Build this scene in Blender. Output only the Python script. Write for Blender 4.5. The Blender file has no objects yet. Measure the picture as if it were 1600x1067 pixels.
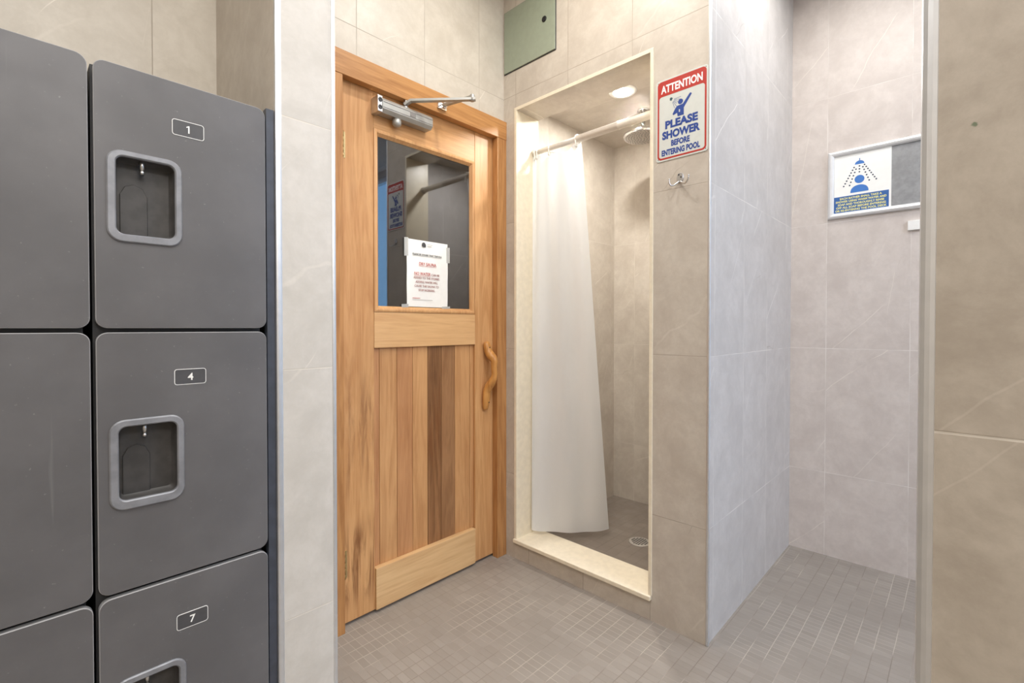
import bpy, bmesh, math, random
from mathutils import Vector, Matrix
random.seed(7)
S = bpy.context.scene
COL = S.collection
PI = math.pi

# ------------------------------------------------------------------ camera, world, lights, exposure
EYE = 1.1045
cd = bpy.data.cameras.new('camera')
cam = bpy.data.objects.new('camera', cd)
COL.objects.link(cam)
cam.location = (0, 0, EYE)
cam.rotation_euler = (math.radians(90 - 0.7712), 0, -0.8039)
cd.sensor_width = 36
cd.lens = 742.03 / 1600 * 36
cd.shift_x = 6.7 / 1600
cd.shift_y = -12.24 / 1600
cd.clip_start = 0.02
S.camera = cam

w = bpy.data.worlds.new('world')
S.world = w
w.use_nodes = True
w.node_tree.nodes['Background'].inputs[0].default_value = (0.33, 0.62, 1, 1)
w.node_tree.nodes['Background'].inputs[1].default_value = 2.0

S.view_settings.view_transform = 'Standard'
S.view_settings.look = 'None'
S.view_settings.gamma = 1
S.view_settings.use_curve_mapping = False
S.view_settings.exposure = 0.45
S.cycles.caustics_reflective = True
S.cycles.max_bounces = 10
S.cycles.diffuse_bounces = 6
S.cycles.use_denoising = True
S.cycles.blur_glossy = 0.0
S.cycles.sample_clamp_indirect = 0


def area(name, loc, size, power, col, rot=(0, 0, 0), shape='DISK', sy=None, spread=180):
    l = bpy.data.lights.new(name, 'AREA')
    l.shape = shape
    l.size = size
    if sy:
        l.size_y = sy
    l.energy = power
    l.color = col
    l.spread = math.radians(spread)
    o = bpy.data.objects.new(name, l)
    o.location = loc
    o.rotation_euler = rot
    COL.objects.link(o)
    return o


WARM = (1, 0.95, 0.87)
NEUT = (1, 0.98, 0.95)
COOL = (0.74, 0.82, 1)
area('downlight_near_door', (1.20, 1.02, 2.73), 0.12, 6, WARM)
area('downlight_near_sign', (1.0, 0.42, 2.73), 0.12, 5, NEUT)
area('fill_room', (-0.15, 0.1, 2.73), 1.5, 25, NEUT, shape='RECTANGLE', sy=0.9)  # added soft overhead fill for the room, no fixture behind it
area('fill_room_rear', (0.0, -1.7, 2.73), 1.0, 40, NEUT, shape='SQUARE')  # added frontal fill from behind the camera, evens out top and bottom
area('fill_passage', (2.05, 0.24, 2.73), 0.5, 8, NEUT, shape='SQUARE')  # added unseen fill that brightens the passage back wall
area('fill_passage_end', (1.35, -2.0, 2.73), 0.9, 54, COOL, shape='SQUARE')  # added cool fill, turns the passage side wall bluish

# ------------------------------------------------------------------ node helpers


class NT:
    def __init__(s, name):
        s.m = bpy.data.materials.new(name)
        s.m.use_nodes = True
        s.t = s.m.node_tree
        s.t.nodes.clear()
        s.out = s.t.nodes.new('ShaderNodeOutputMaterial')

    def n(s, typ, ins=None, **props):
        x = s.t.nodes.new(typ)
        for k, v in props.items():
            setattr(x, k, v)
        for k, v in (ins or {}).items():
            s.set(x, k, v)
        return x

    def set(s, x, k, v):
        i = x.inputs[k]
        if isinstance(v, bpy.types.NodeSocket):
            s.t.links.new(v, i)
        elif isinstance(v, bpy.types.Node):
            s.t.links.new(v.outputs[0], i)
        else:
            i.default_value = v

    def math(s, op, a, b=0.0, c=None):
        x = s.n('ShaderNodeMath', {0: a, 1: b}, operation=op)
        if c is not None:
            s.set(x, 2, c)
        return x.outputs[0]

    def mix(s, f, a, b, bt='MIX'):
        x = s.n('ShaderNodeMix', data_type='RGBA', blend_type=bt)
        s.set(x, 0, f)
        s.set(x, 6, a)
        s.set(x, 7, b)
        return x.outputs[2]

    def ramp(s, f, lo, hi, a=0.0, b=1.0):
        x = s.n('ShaderNodeMapRange', {0: f, 1: lo, 2: hi, 3: a, 4: b})
        x.interpolation_type = 'SMOOTHSTEP'
        return x.outputs[0]

    def noise(s, vec, scale, detail=4, rough=0.55, dist=0.0):
        x = s.n('ShaderNodeTexNoise', {'Scale': scale, 'Detail': detail, 'Roughness': rough, 'Distortion': dist})
        if vec is not None:
            s.set(x, 'Vector', vec)
        return x.outputs[0]

    def vscale(s, vec, sc, rot=(0, 0, 0)):
        return s.n('ShaderNodeMapping', {'Vector': vec, 'Rotation': rot, 'Scale': sc}).outputs[0]

    def pbsdf(s, col, rough=0.5, metal=0.0, **kw):
        p = s.n('ShaderNodeBsdfPrincipled', {'Base Color': col, 'Roughness': rough, 'Metallic': metal})
        for k, v in kw.items():
            s.set(p, k.replace('_', ' '), v)
        return p

    def done(s, sh):
        s.t.links.new(sh.outputs[0], s.out.inputs[0])
        return s.m


def rgb(r, g, b):  # sRGB 0-255 -> linear
    f = lambda c: (c / 255 / 12.92) if c <= 10.3 else ((c / 255 + 0.055) / 1.055) ** 2.4
    return (f(r), f(g), f(b), 1)


def plain(name, col, rough=0.5, metal=0.0, mott=0.06, **kw):
    t = NT(name)
    g = t.n('ShaderNodeNewGeometry').outputs['Position']
    nz = t.noise(g, 40, 3)
    f = t.ramp(nz, 0.3, 0.7, 1 - mott, 1 + mott)
    c = t.mix(1.0, col, t.n('ShaderNodeCombineColor', {0: f, 1: f, 2: f}).outputs[0], 'MULTIPLY')
    return t.done(t.pbsdf(c, rough, metal, **kw))


def tile(name, ax, u0, wu, v0=0.403, wv=0.6, base=(202, 194, 182), dark=(182, 172, 160), vein=(226, 219, 208),
         grout=(205, 198, 187), rough=0.42, seed=0.0, spot=False, va=0.8):
    t = NT(name)
    g = t.n('ShaderNodeNewGeometry').outputs['Position']
    sep = t.n('ShaderNodeSeparateXYZ', {0: g})
    u = t.math('DIVIDE', t.math('SUBTRACT', sep.outputs['XYZ'.index(ax)], u0), wu)
    v = t.math('DIVIDE', t.math('SUBTRACT', sep.outputs[2], v0), wv)
    fu, fv = t.math('FRACT', u), t.math('FRACT', v)
    du = t.math('MULTIPLY', t.math('MINIMUM', fu, t.math('SUBTRACT', 1, fu)), wu)
    dv = t.math('MULTIPLY', t.math('MINIMUM', fv, t.math('SUBTRACT', 1, fv)), wv)
    gd = t.math('MINIMUM', du, dv)
    gm = t.ramp(gd, 0.0007, 0.0016, 1, 0)
    cell = t.n('ShaderNodeCombineXYZ', {0: t.math('FLOOR', u), 1: t.math('FLOOR', v), 2: seed})
    wn = t.n('ShaderNodeTexWhiteNoise', {'Vector': cell}, noise_dimensions='3D')
    off = t.n('ShaderNodeVectorMath', {0: wn.outputs['Color'], 1: (9, 9, 9)}, operation='MULTIPLY')
    p = t.n('ShaderNodeVectorMath', {0: g, 1: off.outputs[0]}, operation='ADD').outputs[0]
    c1 = t.ramp(t.noise(p, 8.0, 9, 0.70, 0.3), 0.27, 0.73)
    c2 = t.ramp(t.noise(p, 42, 5, 0.7), 0.40, 0.70)
    col = t.mix(c1, rgb(*dark), rgb(*base))
    col = t.mix(t.math('MULTIPLY', c2, 0.35), col, rgb(*dark))
    # pale diagonal veins, thin and broken
    sp = t.n('ShaderNodeSeparateXYZ', {0: p})
    uu = t.math('MULTIPLY', sp.outputs['XYZ'.index(ax)], 1.0 if ax == 'X' else -1.0)
    vv = sp.outputs[2]
    rv = t.n('ShaderNodeSeparateColor', {0: wn.outputs['Color']})

    def streak(freq, ang0, ang1, rnd, wid, warp, mscale, mlo, mhi, seed2):
        th = t.math('ADD', ang0, t.math('MULTIPLY', rnd, ang1 - ang0))
        pp = t.math('SUBTRACT', t.math('MULTIPLY', vv, t.math('COSINE', th)), t.math('MULTIPLY', uu, t.math('SINE', th)))
        w1 = t.math('MULTIPLY', t.math('SUBTRACT', t.noise(p, 2.2, 4, 0.5), 0.5), warp)
        x = t.math('FRACT', t.math('ADD', t.math('MULTIPLY', t.math('ADD', pp, w1), freq), t.math('ADD', seed2, t.math('MULTIPLY', rnd, 5.0))))
        dd_ = t.math('DIVIDE', t.math('ABSOLUTE', t.math('SUBTRACT', x, 0.5)), freq)
        ln = t.ramp(dd_, wid * 0.25, wid, 1, 0)
        pm_ = t.n('ShaderNodeVectorMath', {0: p, 1: (seed2 * 7, 3.1, seed2 * 2)}, operation='ADD').outputs[0]
        return t.math('MULTIPLY', ln, t.ramp(t.noise(pm_, mscale, 3), mlo, mhi))
    v1 = streak(1.9, 0.55, 1.25, rv.outputs[0], 0.0017, 0.10, 2.4, 0.52, 0.60, 0.13)
    v2 = streak(2.6, 0.75, 1.55, rv.outputs[1], 0.0013, 0.07, 3.0, 0.53, 0.62, 0.57)
    v3 = streak(2.3, 0.2, 1.1, rv.outputs[2], 0.0060, 0.30, 3.4, 0.50, 0.66, 0.31)
    col = t.mix(t.math('MULTIPLY', t.math('MAXIMUM', v1, t.math('MULTIPLY', v2, 0.7)), va), col, rgb(*vein))
    col = t.mix(t.math('MULTIPLY', v3, 0.22), col, rgb(*vein))
    # thin darker hairlines
    v4 = streak(1.7, 0.3, 1.3, rv.outputs[1], 0.0022, 0.34, 3.6, 0.54, 0.66, 0.77)
    col = t.mix(t.math('MULTIPLY', v4, 0.32), col, rgb(128, 112, 97))
    if spot:
        d = t.n('ShaderNodeVectorMath', {0: g, 1: (0.6224, -0.0045, 1.2935)}, operation='DISTANCE').outputs['Value']
        dn = t.math('ADD', d, t.math('MULTIPLY', t.noise(g, 300, 2), 0.003))
        col = t.mix(t.ramp(dn, 0.0025, 0.0042, 0.8, 0), col, rgb(90, 110, 84))
    gcol = t.mix(t.ramp(t.noise(g, 5, 3), 0.4, 0.6, 0, 0.6), rgb(*grout), rgb(*dark))
    col = t.mix(gm, col, gcol)
    b = t.n('ShaderNodeBump', {'Strength': 0.35, 'Distance': 0.001, 'Height': t.math('SUBTRACT', 1, gm)})
    ro = t.math('ADD', rough, t.math('MULTIPLY', gm, 0.3))
    return t.done(t.pbsdf(col, ro, Normal=b.outputs[0], Specular_IOR_Level=0.35))


def mosaic(name, sx=0.0258, sy=0.0511, x0=0.0, y0=0.5745, a=(150, 142, 133), b=(136, 128, 119), g1=(178, 168, 156), g2=(126, 116, 107)):
    t = NT(name)
    g = t.n('ShaderNodeNewGeometry').outputs['Position']
    wob = t.n('ShaderNodeTexNoise', {'Vector': g, 'Scale': 9.0, 'Detail': 1.0})
    wv = t.n('ShaderNodeVectorMath', {0: wob.outputs['Color'], 1: (0.5, 0.5, 0.5)}, operation='SUBTRACT').outputs[0]
    wv = t.n('ShaderNodeVectorMath', {0: wv, 1: (0.005, 0.003, 0)}, operation='MULTIPLY').outputs[0]
    q = t.n('ShaderNodeVectorMath', {0: g, 1: wv}, operation='ADD').outputs[0]
    sep = t.n('ShaderNodeSeparateXYZ', {0: q})
    u = t.math('DIVIDE', t.math('SUBTRACT', sep.outputs[0], x0), sx)
    v = t.math('DIVIDE', t.math('SUBTRACT', sep.outputs[1], y0), sy)
    fu, fv = t.math('FRACT', u), t.math('FRACT', v)
    du = t.math('MULTIPLY', t.math('MINIMUM', fu, t.math('SUBTRACT', 1, fu)), sx)
    dv = t.math('MULTIPLY', t.math('MINIMUM', fv, t.math('SUBTRACT', 1, fv)), sy)
    gm = t.math('MAXIMUM', t.ramp(du, 0.0006, 0.0016, 0.6, 0), t.ramp(dv, 0.0006, 0.0018, 1, 0))
    cell = t.n('ShaderNodeCombineXYZ', {0: t.math('FLOOR', u), 1: t.math('FLOOR', v), 2: 0.5})
    wn = t.n('ShaderNodeTexWhiteNoise', {'Vector': cell}, noise_dimensions='3D')
    col = t.mix(t.math('MULTIPLY', wn.outputs['Value'], 0.7), rgb(*a), rgb(*b))
    col = t.mix(t.ramp(t.noise(g, 3.0, 4), 0.35, 0.65, 0, 0.5), col, rgb(*b))
    gc = t.mix(t.ramp(t.noise(g, 3.6, 2), 0.42, 0.58), rgb(*g1), rgb(*g2))
    col = t.mix(t.math('MULTIPLY', gm, 0.9), col, gc)
    bp = t.n('ShaderNodeBump', {'Strength': 0.4, 'Distance': 0.001, 'Height': t.math('SUBTRACT', 1, gm)})
    ro = t.ramp(t.noise(g, 14, 3), 0.3, 0.7, 0.34, 0.48)
    return t.done(t.pbsdf(col, ro, Normal=bp.outputs[0], Specular_IOR_Level=0.4))


def wood(name, light, dark, axis='Z', scale=1.0, stain=None, rough=0.42):
    t = NT(name)
    g = t.n('ShaderNodeNewGeometry').outputs['Position']
    rnd = t.n('ShaderNodeObjectInfo').outputs['Random']
    o = t.n('ShaderNodeCombineXYZ', {0: t.math('MULTIPLY', rnd, 7.0), 1: t.math('MULTIPLY', rnd, 3.0), 2: t.math('MULTIPLY', rnd, 11.0)})
    p = t.n('ShaderNodeVectorMath', {0: g, 1: o.outputs[0]}, operation='ADD').outputs[0]
    sc = {'Z': (14, 14, 0.9), 'X': (0.9, 14, 14)}[axis]
    ps = t.vscale(p, tuple(x * scale for x in sc))
    n1 = t.noise(ps, 1.0, 5, 0.6, 1.2)
    rings = t.math('FRACT', t.math('MULTIPLY', n1, 5.0))
    rings = t.ramp(t.math('ABSOLUTE', t.math('SUBTRACT', rings, 0.5)), 0.0, 0.5)
    fine = t.noise(t.vscale(p, tuple(x * 9 * scale for x in sc)), 1.0, 3, 0.6)
    broad = t.noise(p, 2.6, 3)
    f = t.math('ADD', t.math('MULTIPLY', rings, 0.38), t.math('ADD', t.math('MULTIPLY', t.ramp(fine, 0.35, 0.7), 0.28), t.math('MULTIPLY', t.ramp(broad, 0.35, 0.7), 0.34)))
    col = t.mix(f, rgb(*light), rgb(*dark))
    if stain:
        sep = t.n('ShaderNodeSeparateXYZ', {0: g})
        streak = t.noise(t.vscale(g, (38, 38, 3.2)), 1.0, 4, 0.65, 0.5)
        for (z0, z1, amt, th) in stain:
            zm = (z0 + z1) / 2
            hz = (z1 - z0) / 2
            b = t.ramp(t.math('ABSOLUTE', t.math('SUBTRACT', sep.outputs[2], zm)), hz * 0.35, hz, 1, 0)
            m = t.math('MULTIPLY', b, t.ramp(streak, th - 0.10, th + 0.16, 0, amt))
            col = t.mix(m, col, rgb(112, 66, 32))
    bp = t.n('ShaderNodeBump', {'Strength': 0.12, 'Distance': 0.002, 'Height': fine})
    return t.done(t.pbsdf(col, rough, Normal=bp.outputs[0], Specular_IOR_Level=0.35))


def emis(name, col, st):
    t = NT(name)
    return t.done(t.n('ShaderNodeEmission', {'Color': col, 'Strength': st}))


def glass_mat():
    t = NT('window_glass')
    fc = t.n('ShaderNodeLayerWeight', {'Blend': 0.5}).outputs['Facing']
    f = t.math('ADD', 0.14, t.math('MULTIPLY', t.math('POWER', fc, 5.0), 0.8))
    tr = t.n('ShaderNodeBsdfTransparent', {'Color': (0.45, 0.47, 0.48, 1)})
    gl = t.n('ShaderNodeBsdfGlossy', {'Color': (0.95, 0.96, 1, 1), 'Roughness': 0.01})
    mx = t.n('ShaderNodeMixShader', {0: f, 1: tr, 2: gl})
    return t.done(mx)


def clear_mat():
    t = NT('clear_glass')
    fc = t.n('ShaderNodeLayerWeight', {'Blend': 0.5}).outputs['Facing']
    f = t.math('ADD', 0.04, t.math('MULTIPLY', t.math('POWER', fc, 5.0), 0.9))
    a = t.n('ShaderNodeBsdfTransparent', {'Color': (0.95, 0.97, 0.97, 1)})
    g = t.n('ShaderNodeBsdfGlossy', {'Roughness': 0.01})
    return t.done(t.n('ShaderNodeMixShader', {0: f, 1: a, 2: g}))


def fabric_mat():
    t = NT('curtain_fabric')
    g = t.n('ShaderNodeNewGeometry').outputs['Position']
    nz = t.noise(t.vscale(g, (6, 6, 1.5)), 1.0, 4)
    col = t.mix(t.ramp(nz, 0.35, 0.65), (0.80, 0.815, 0.83, 1), (0.85, 0.865, 0.88, 1))
    crease = t.noise(t.vscale(g, (2.5, 2.5, 14)), 1.0, 3)
    bp = t.n('ShaderNodeBump', {'Strength': 0.10, 'Distance': 0.01, 'Height': crease})
    d = t.pbsdf(col, 0.65, Normal=bp.outputs[0], Specular_IOR_Level=0.25)
    tl = t.n('ShaderNodeBsdfTranslucent', {'Color': (0.85, 0.85, 0.84, 1)})
    return t.done(t.n('ShaderNodeMixShader', {0: 0.28, 1: d.outputs[0], 2: tl.outputs[0]}))


def door_paint(name, base):
    t = NT(name)
    g = t.n('ShaderNodeNewGeometry').outputs['Position']
    c1 = t.ramp(t.noise(g, 5, 6, 0.6), 0.3, 0.7)
    col = t.mix(c1, rgb(*base), rgb(*[int(x * 1.12) for x in base]))
    speck = t.ramp(t.noise(g, 160, 2), 0.72, 0.78, 0, 0.35)
    col = t.mix(speck, col, rgb(150, 150, 150))
    scr = t.ramp(t.noise(t.vscale(g, (60, 60, 2.0)), 1.0, 3), 0.70, 0.78, 0, 0.12)
    col = t.mix(scr, col, rgb(160, 160, 160))
    return t.done(t.pbsdf(col, t.ramp(t.noise(g, 8, 4), 0.3, 0.7, 0.40, 0.55), Specular_IOR_Level=0.45))


M = dict(
    t_door=tile('tile_door_wall', 'X', 0.88, 0.305, base=(207, 200, 188), dark=(189, 181, 168), grout=(164, 155, 143)),
    t_pil=tile('tile_pilaster', 'X', 0.43, 0.305, seed=3.3, base=(200, 195, 188), dark=(183, 178, 170)),
    t_ret=tile('tile_return', 'Y', 1.4578, 0.305, seed=1.2),
    t_show=tile('tile_shower_wall', 'Y', 0.929, 0.305, seed=2.2, grout=(158, 146, 132)),
    t_curb=tile('tile_curb', 'Y', 1.151, 0.305, v0=-0.52, seed=8.2, grout=(150, 138, 125)),
    t_in_x=tile('tile_shower_side', 'X', 1.92, 0.305, seed=4.4),
    t_in_y=tile('tile_shower_back', 'Y', 1.42, 0.305, seed=5.2),
    t_in_c=tile('tile_shower_ceiling', 'X', 2.0, 0.6, seed=5.9),
    t_side=tile('tile_passage_side', 'X', 2.0114, 0.305, seed=6.1, base=(202, 198, 195), dark=(184, 180, 177), grout=(232, 228, 222), vein=(240, 237, 232)),
    t_alc=tile('tile_passage_back', 'Y', 0.484, 0.31, seed=7.7, base=(210, 201, 194), dark=(192, 182, 175), grout=(224, 218, 212)),
    t_near=tile('tile_near_wall', 'Y', -0.36, 0.305, seed=9.4, spot=True, va=0.12, base=(188, 179, 167), dark=(160, 150, 138)),
    t_lin=tile('lining_tile', 'Y', 1.20, 0.9, v0=-5, wv=20, seed=2.9),
    floor=mosaic('floor_mosaic'),
    sfloor=mosaic('shower_floor_mosaic', sx=0.0511, sy=0.0511, a=(132, 122, 112), b=(120, 110, 101), g1=(118, 108, 99), g2=(100, 91, 83)),
    cream=plain('cream_stone', rgb(231, 221, 199), 0.35, mott=0.04),
    ceil=plain('ceiling_paint', rgb(225, 222, 216), 0.8),
    alu=plain('aluminium_trim', rgb(215, 217, 220), 0.38, 0.85, mott=0.03),
    silver=plain('silver_paint', rgb(176, 175, 170), 0.42, 0.6, mott=0.04),
    chrome=plain('chrome', rgb(225, 225, 226), 0.12, 1.0, mott=0.02),
    satin=plain('satin_metal', rgb(205, 205, 205), 0.3, 1.0, mott=0.03),
    white=plain('white_plastic', rgb(232, 231, 227), 0.35, mott=0.02),
    rodm=plain('rod_plastic', rgb(214, 207, 198), 0.3, mott=0.02),
    brass=plain('brass', rgb(196, 172, 124), 0.35, 1.0),
    dark=plain('dark_void', rgb(22, 22, 23), 0.7),
    rubber=plain('black_rubber', rgb(18, 18, 18), 0.6),
    lock_d=door_paint('locker_door_grey', (89, 88, 90)),
    lock_glint=plain('locker_edge_glint', rgb(150, 150, 152), 0.45, mott=0.05),  # paler than the door face: bevel glint put into the colour
    lock_b=plain('locker_body', rgb(34, 34, 36), 0.6),
    filler=plain('filler_slate', rgb(58, 62, 72), 0.45, mott=0.12),
    ring=plain('recess_ring', rgb(132, 134, 140), 0.42, 0.25, mott=0.12),
    cup=plain('recess_cup', rgb(60, 58, 57), 0.5, mott=0.2),
    plate=plain('plate_grey', rgb(70, 70, 73), 0.5),
    ink_w=plain('white_ink', rgb(238, 238, 236), 0.5, mott=0.01),
    red=plain('sign_red', rgb(176, 50, 40), 0.4, mott=0.03),
    blue=plain('sign_blue', rgb(36, 66, 140), 0.45, mott=0.03),
    teal=plain('sign_teal', rgb(52, 84, 92), 0.45, mott=0.03),
    lblue=plain('poster_blue', rgb(52, 112, 186), 0.45, mott=0.03),
    navy=plain('poster_band', rgb(42, 92, 156), 0.45, mott=0.03),
    dot=plain('poster_dot', rgb(40, 52, 76), 0.5, mott=0.03),
    yel=plain('poster_yellow', rgb(232, 226, 130), 0.5, mott=0.02),
    signw=plain('sign_white', rgb(204, 207, 202), 0.32, mott=0.02),
    paper=plain('paper', rgb(236, 235, 230), 0.6, mott=0.015),
    ink_r=plain('red_ink', rgb(186, 70, 66), 0.6),
    ink_k=plain('black_ink', rgb(60, 60, 62), 0.6),
    ink_g=plain('grey_ink', rgb(130, 126, 122), 0.6),
    tape=plain('clear_tape', rgb(206, 207, 204), 0.25, mott=0.05, Alpha=0.55),
    mesh=plain('grey_mesh_board', rgb(140, 140, 140), 0.55, mott=0.12),
    sage=plain('sage_panel', rgb(146, 154, 136), 0.35, mott=0.03),
    glass=glass_mat(),
    clear=clear_mat(),
    fabric=fabric_mat(),
    lens=emis('lamp_lens', (1, 0.95, 0.86, 1), 22),
    w_stile=wood('wood_stile', (208, 161, 110), (176, 125, 77)),
    w_stain=wood('wood_stile_stained', (206, 159, 108), (176, 125, 77), stain=[(0.02, 0.42, 0.9, 0.50), (0.38, 1.0, 0.55, 0.56), (1.5, 1.75, 0.2, 0.55)]),
    w_rail=wood('wood_rail', (210, 162, 110), (178, 128, 79), 'X'),
    w_mid=wood('wood_rail_maple', (216, 174, 124), (192, 146, 98), 'X', 0.8),
    w_kick=wood('wood_rail_pale', (216, 180, 132), (190, 148, 102), 'X', 0.7),
    w_frame=wood('wood_casing', (190, 140, 88), (150, 101, 58), stain=[(-0.1, 0.5, 0.4, 0.52)]),
    w_head=wood('wood_casing_head', (194, 143, 88), (154, 104, 58), 'X'),
    w_bead=wood('wood_bead', (210, 163, 112), (180, 130, 82)),
    p0=wood('plank_tan', (202, 155, 106), (171, 122, 77)),
    p1=wood('plank_pink', (190, 140, 96), (160, 110, 70)),
    p2=wood('plank_brown', (156, 112, 74), (98, 66, 40), stain=[(0.2, 1.0, 0.6, 0.55)]),
    p3=wood('plank_mid_brown', (164, 122, 84), (128, 90, 58), stain=[(0.3, 1.0, 0.3, 0.6)]),
    carve=wood('carved_branch', (206, 150, 84), (166, 110, 54), rough=0.3),
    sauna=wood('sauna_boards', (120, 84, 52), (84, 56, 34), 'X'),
)

# ------------------------------------------------------------------ mesh helpers
WL = {}     # world location of each object (only translations are used)


def link(o, loc=(0, 0, 0), parent=None):
    COL.objects.link(o)
    if parent is not None:
        o.parent = parent
        o.location = Vector(loc) - WL[parent.name]
    else:
        o.location = loc
    WL[o.name] = Vector(loc)
    return o


def props(o, label=None, cat=None, group=None, kind=None):
    for k, v in (('label', label), ('category', cat), ('group', group), ('kind', kind)):
        if v:
            o[k] = v
    return o


def thing(name, loc, label, cat, group=None, kind=None):
    return props(link(bpy.data.objects.new(name, None), loc), label, cat, group, kind)


class Fr:
    """A plane to draw on: origin, right, up; depth is towards the viewer."""

    def __init__(s, o, r, u):
        s.o, s.r, s.u = Vector(o), Vector(r), Vector(u)
        s.n = s.r.cross(s.u)

    def __call__(s, a, b, d=0.0):
        return s.o + s.r * a + s.u * b + s.n * d


def FY(y):   # plane facing -Y (viewer sees +X to the right)
    return Fr((0, y, 0), (1, 0, 0), (0, 0, 1))


def FX(x):   # plane facing -X (viewer sees -Y to the right): a = -Y
    return Fr((x, 0, 0), (0, -1, 0), (0, 0, 1))


class MB:
    def __init__(s):
        s.b = bmesh.new()
        s.mi = 0

    def face(s, vs, smooth=False):
        try:
            f = s.b.faces.new(vs)
        except ValueError:
            return
        f.material_index = s.mi
        f.smooth = smooth
        return f

    def box(s, x0, x1, y0, y1, z0, z1, bev=0.0):
        tb = bmesh.new()
        r = bmesh.ops.create_cube(tb, size=1)
        for v in r['verts']:
            v.co = Vector(((x0 + x1) / 2 + v.co.x * (x1 - x0), (y0 + y1) / 2 + v.co.y * (y1 - y0), (z0 + z1) / 2 + v.co.z * (z1 - z0)))
        if bev:
            bmesh.ops.bevel(tb, geom=tb.edges[:], offset=bev, segments=2, affect='EDGES', profile=0.6)
        s.add(tb)
        return s

    def add(s, tb, mat=None):
        vm = {}
        for v in tb.verts:
            vm[v] = s.b.verts.new(mat @ v.co if mat is not None else v.co)
        for f in tb.faces:
            g = s.face([vm[v] for v in f.verts], f.smooth)
        tb.free()

    def prism(s, fr, pts, d0, d1, bev=0.0):
        """Closed 2-D outline (ccw) extruded from depth d0 to d1 (d1 nearer the viewer)."""
        n = len(pts)
        rings = [(d0, 0.0), (d1 - bev, 0.0)] + ([(d1, bev)] if bev else [])
        loops = []
        for d, ins in rings:
            pp = inset(pts, ins) if ins else pts
            loops.append([s.b.verts.new(fr(a, b, d)) for a, b in pp])
        for l0, l1 in zip(loops, loops[1:]):
            for i in range(n):
                s.face([l0[i], l0[(i + 1) % n], l1[(i + 1) % n], l1[i]])
        s.face(loops[-1])
        s.face(loops[0][::-1])
        return s

    def ring(s, fr, outer, inner, d0, d1, bev=0.0, backfill=True):
        """Frame between two outlines with the same number of points."""
        n = len(outer)
        L = []
        if bev:
            prof = [(outer, 0, d0), (outer, 0, d1 - bev), (outer, bev, d1), (inner, -bev, d1), (inner, 0, d1 - bev), (inner, 0, d0)]
        else:
            prof = [(outer, 0, d0), (outer, 0, d1), (inner, 0, d1), (inner, 0, d0)]
        for pts, ins, d in prof:
            pp = inset(pts, ins) if ins else pts
            L.append([s.b.verts.new(fr(a, b, d)) for a, b in pp])
        L2 = L + [L[0]]
        for l0, l1 in zip(L2, L2[1:]):
            for i in range(n):
                s.face([l0[i], l0[(i + 1) % n], l1[(i + 1) % n], l1[i]])
        return s

    def cyl(s, p0, p1, r0, r1=None, n=20, cap=True):
        return s.loft([(p0, r0), (p1, r0 if r1 is None else r1)], n, cap)

    def loft(s, stations, n=16, cap=True, squash=None, smooth=True):
        """stations: (point, radius) or (point, (ra, rb)); round sections swept along them."""
        P = [Vector(a) for a, _ in stations]
        prev = None
        rings = []
        for i, (p, r) in enumerate(zip(P, [b for _, b in stations])):
            t = (P[min(i + 1, len(P) - 1)] - P[max(i - 1, 0)]).normalized()
            if prev is None:
                ref = Vector((0, 0, 1)) if abs(t.z) < 0.9 else Vector((1, 0, 0))
                a = t.cross(ref).normalized()
            else:
                a = (prev - t * prev.dot(t)).normalized()
            prev = a
            c = t.cross(a)
            ra, rb = r if isinstance(r, tuple) else (r, r)
            rings.append([s.b.verts.new(p + a * ra * math.cos(k * 2 * PI / n) + c * rb * math.sin(k * 2 * PI / n)) for k in range(n)])
        for l0, l1 in zip(rings, rings[1:]):
            for k in range(n):
                s.face([l0[k], l0[(k + 1) % n], l1[(k + 1) % n], l1[k]], smooth)
        if cap:
            s.face(rings[0][::-1])
            s.face(rings[-1])
        return s

    def lathe(s, c, prof, axis='Z', n=32):
        """prof: (radius, offset along axis)"""
        ax = {'Z': (Vector((1, 0, 0)), Vector((0, 1, 0)), Vector((0, 0, 1))), 'X': (Vector((0, 1, 0)), Vector((0, 0, 1)), Vector((1, 0, 0))),
              'Y': (Vector((0, 0, 1)), Vector((1, 0, 0)), Vector((0, 1, 0)))}[axis]
        c = Vector(c)
        rings = []
        for r, h in prof:
            rings.append([s.b.verts.new(c + ax[0] * r * math.cos(k * 2 * PI / n) + ax[1] * r * math.sin(k * 2 * PI / n) + ax[2] * h) for k in range(n)])
        for l0, l1 in zip(rings, rings[1:]):
            for k in range(n):
                s.face([l0[k], l0[(k + 1) % n], l1[(k + 1) % n], l1[k]], True)
        s.face(rings[0][::-1])
        s.face(rings[-1])
        return s

    def torus(s, c, axis, R, r, n=24, m=8, squash=1.0):
        a = Vector(axis).normalized()
        ref = Vector((0, 0, 1)) if abs(a.z) < 0.9 else Vector((1, 0, 0))
        e1 = ref - a * ref.dot(a)
        e1.normalize()
        e2 = a.cross(e1)
        c = Vector(c)
        g = []
        for i in range(n):
            th = 2 * PI * i / n
            d = e1 * math.cos(th) * squash + e2 * math.sin(th)
            g.append([s.b.verts.new(c + d * R + (d.normalized() * math.cos(2 * PI * j / m) + a * math.sin(2 * PI * j / m)) * r) for j in range(m)])
        for i in range(n):
            for j in range(m):
                s.face([g[i][j], g[(i + 1) % n][j], g[(i + 1) % n][(j + 1) % m], g[i][(j + 1) % m]], True)
        return s

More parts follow.
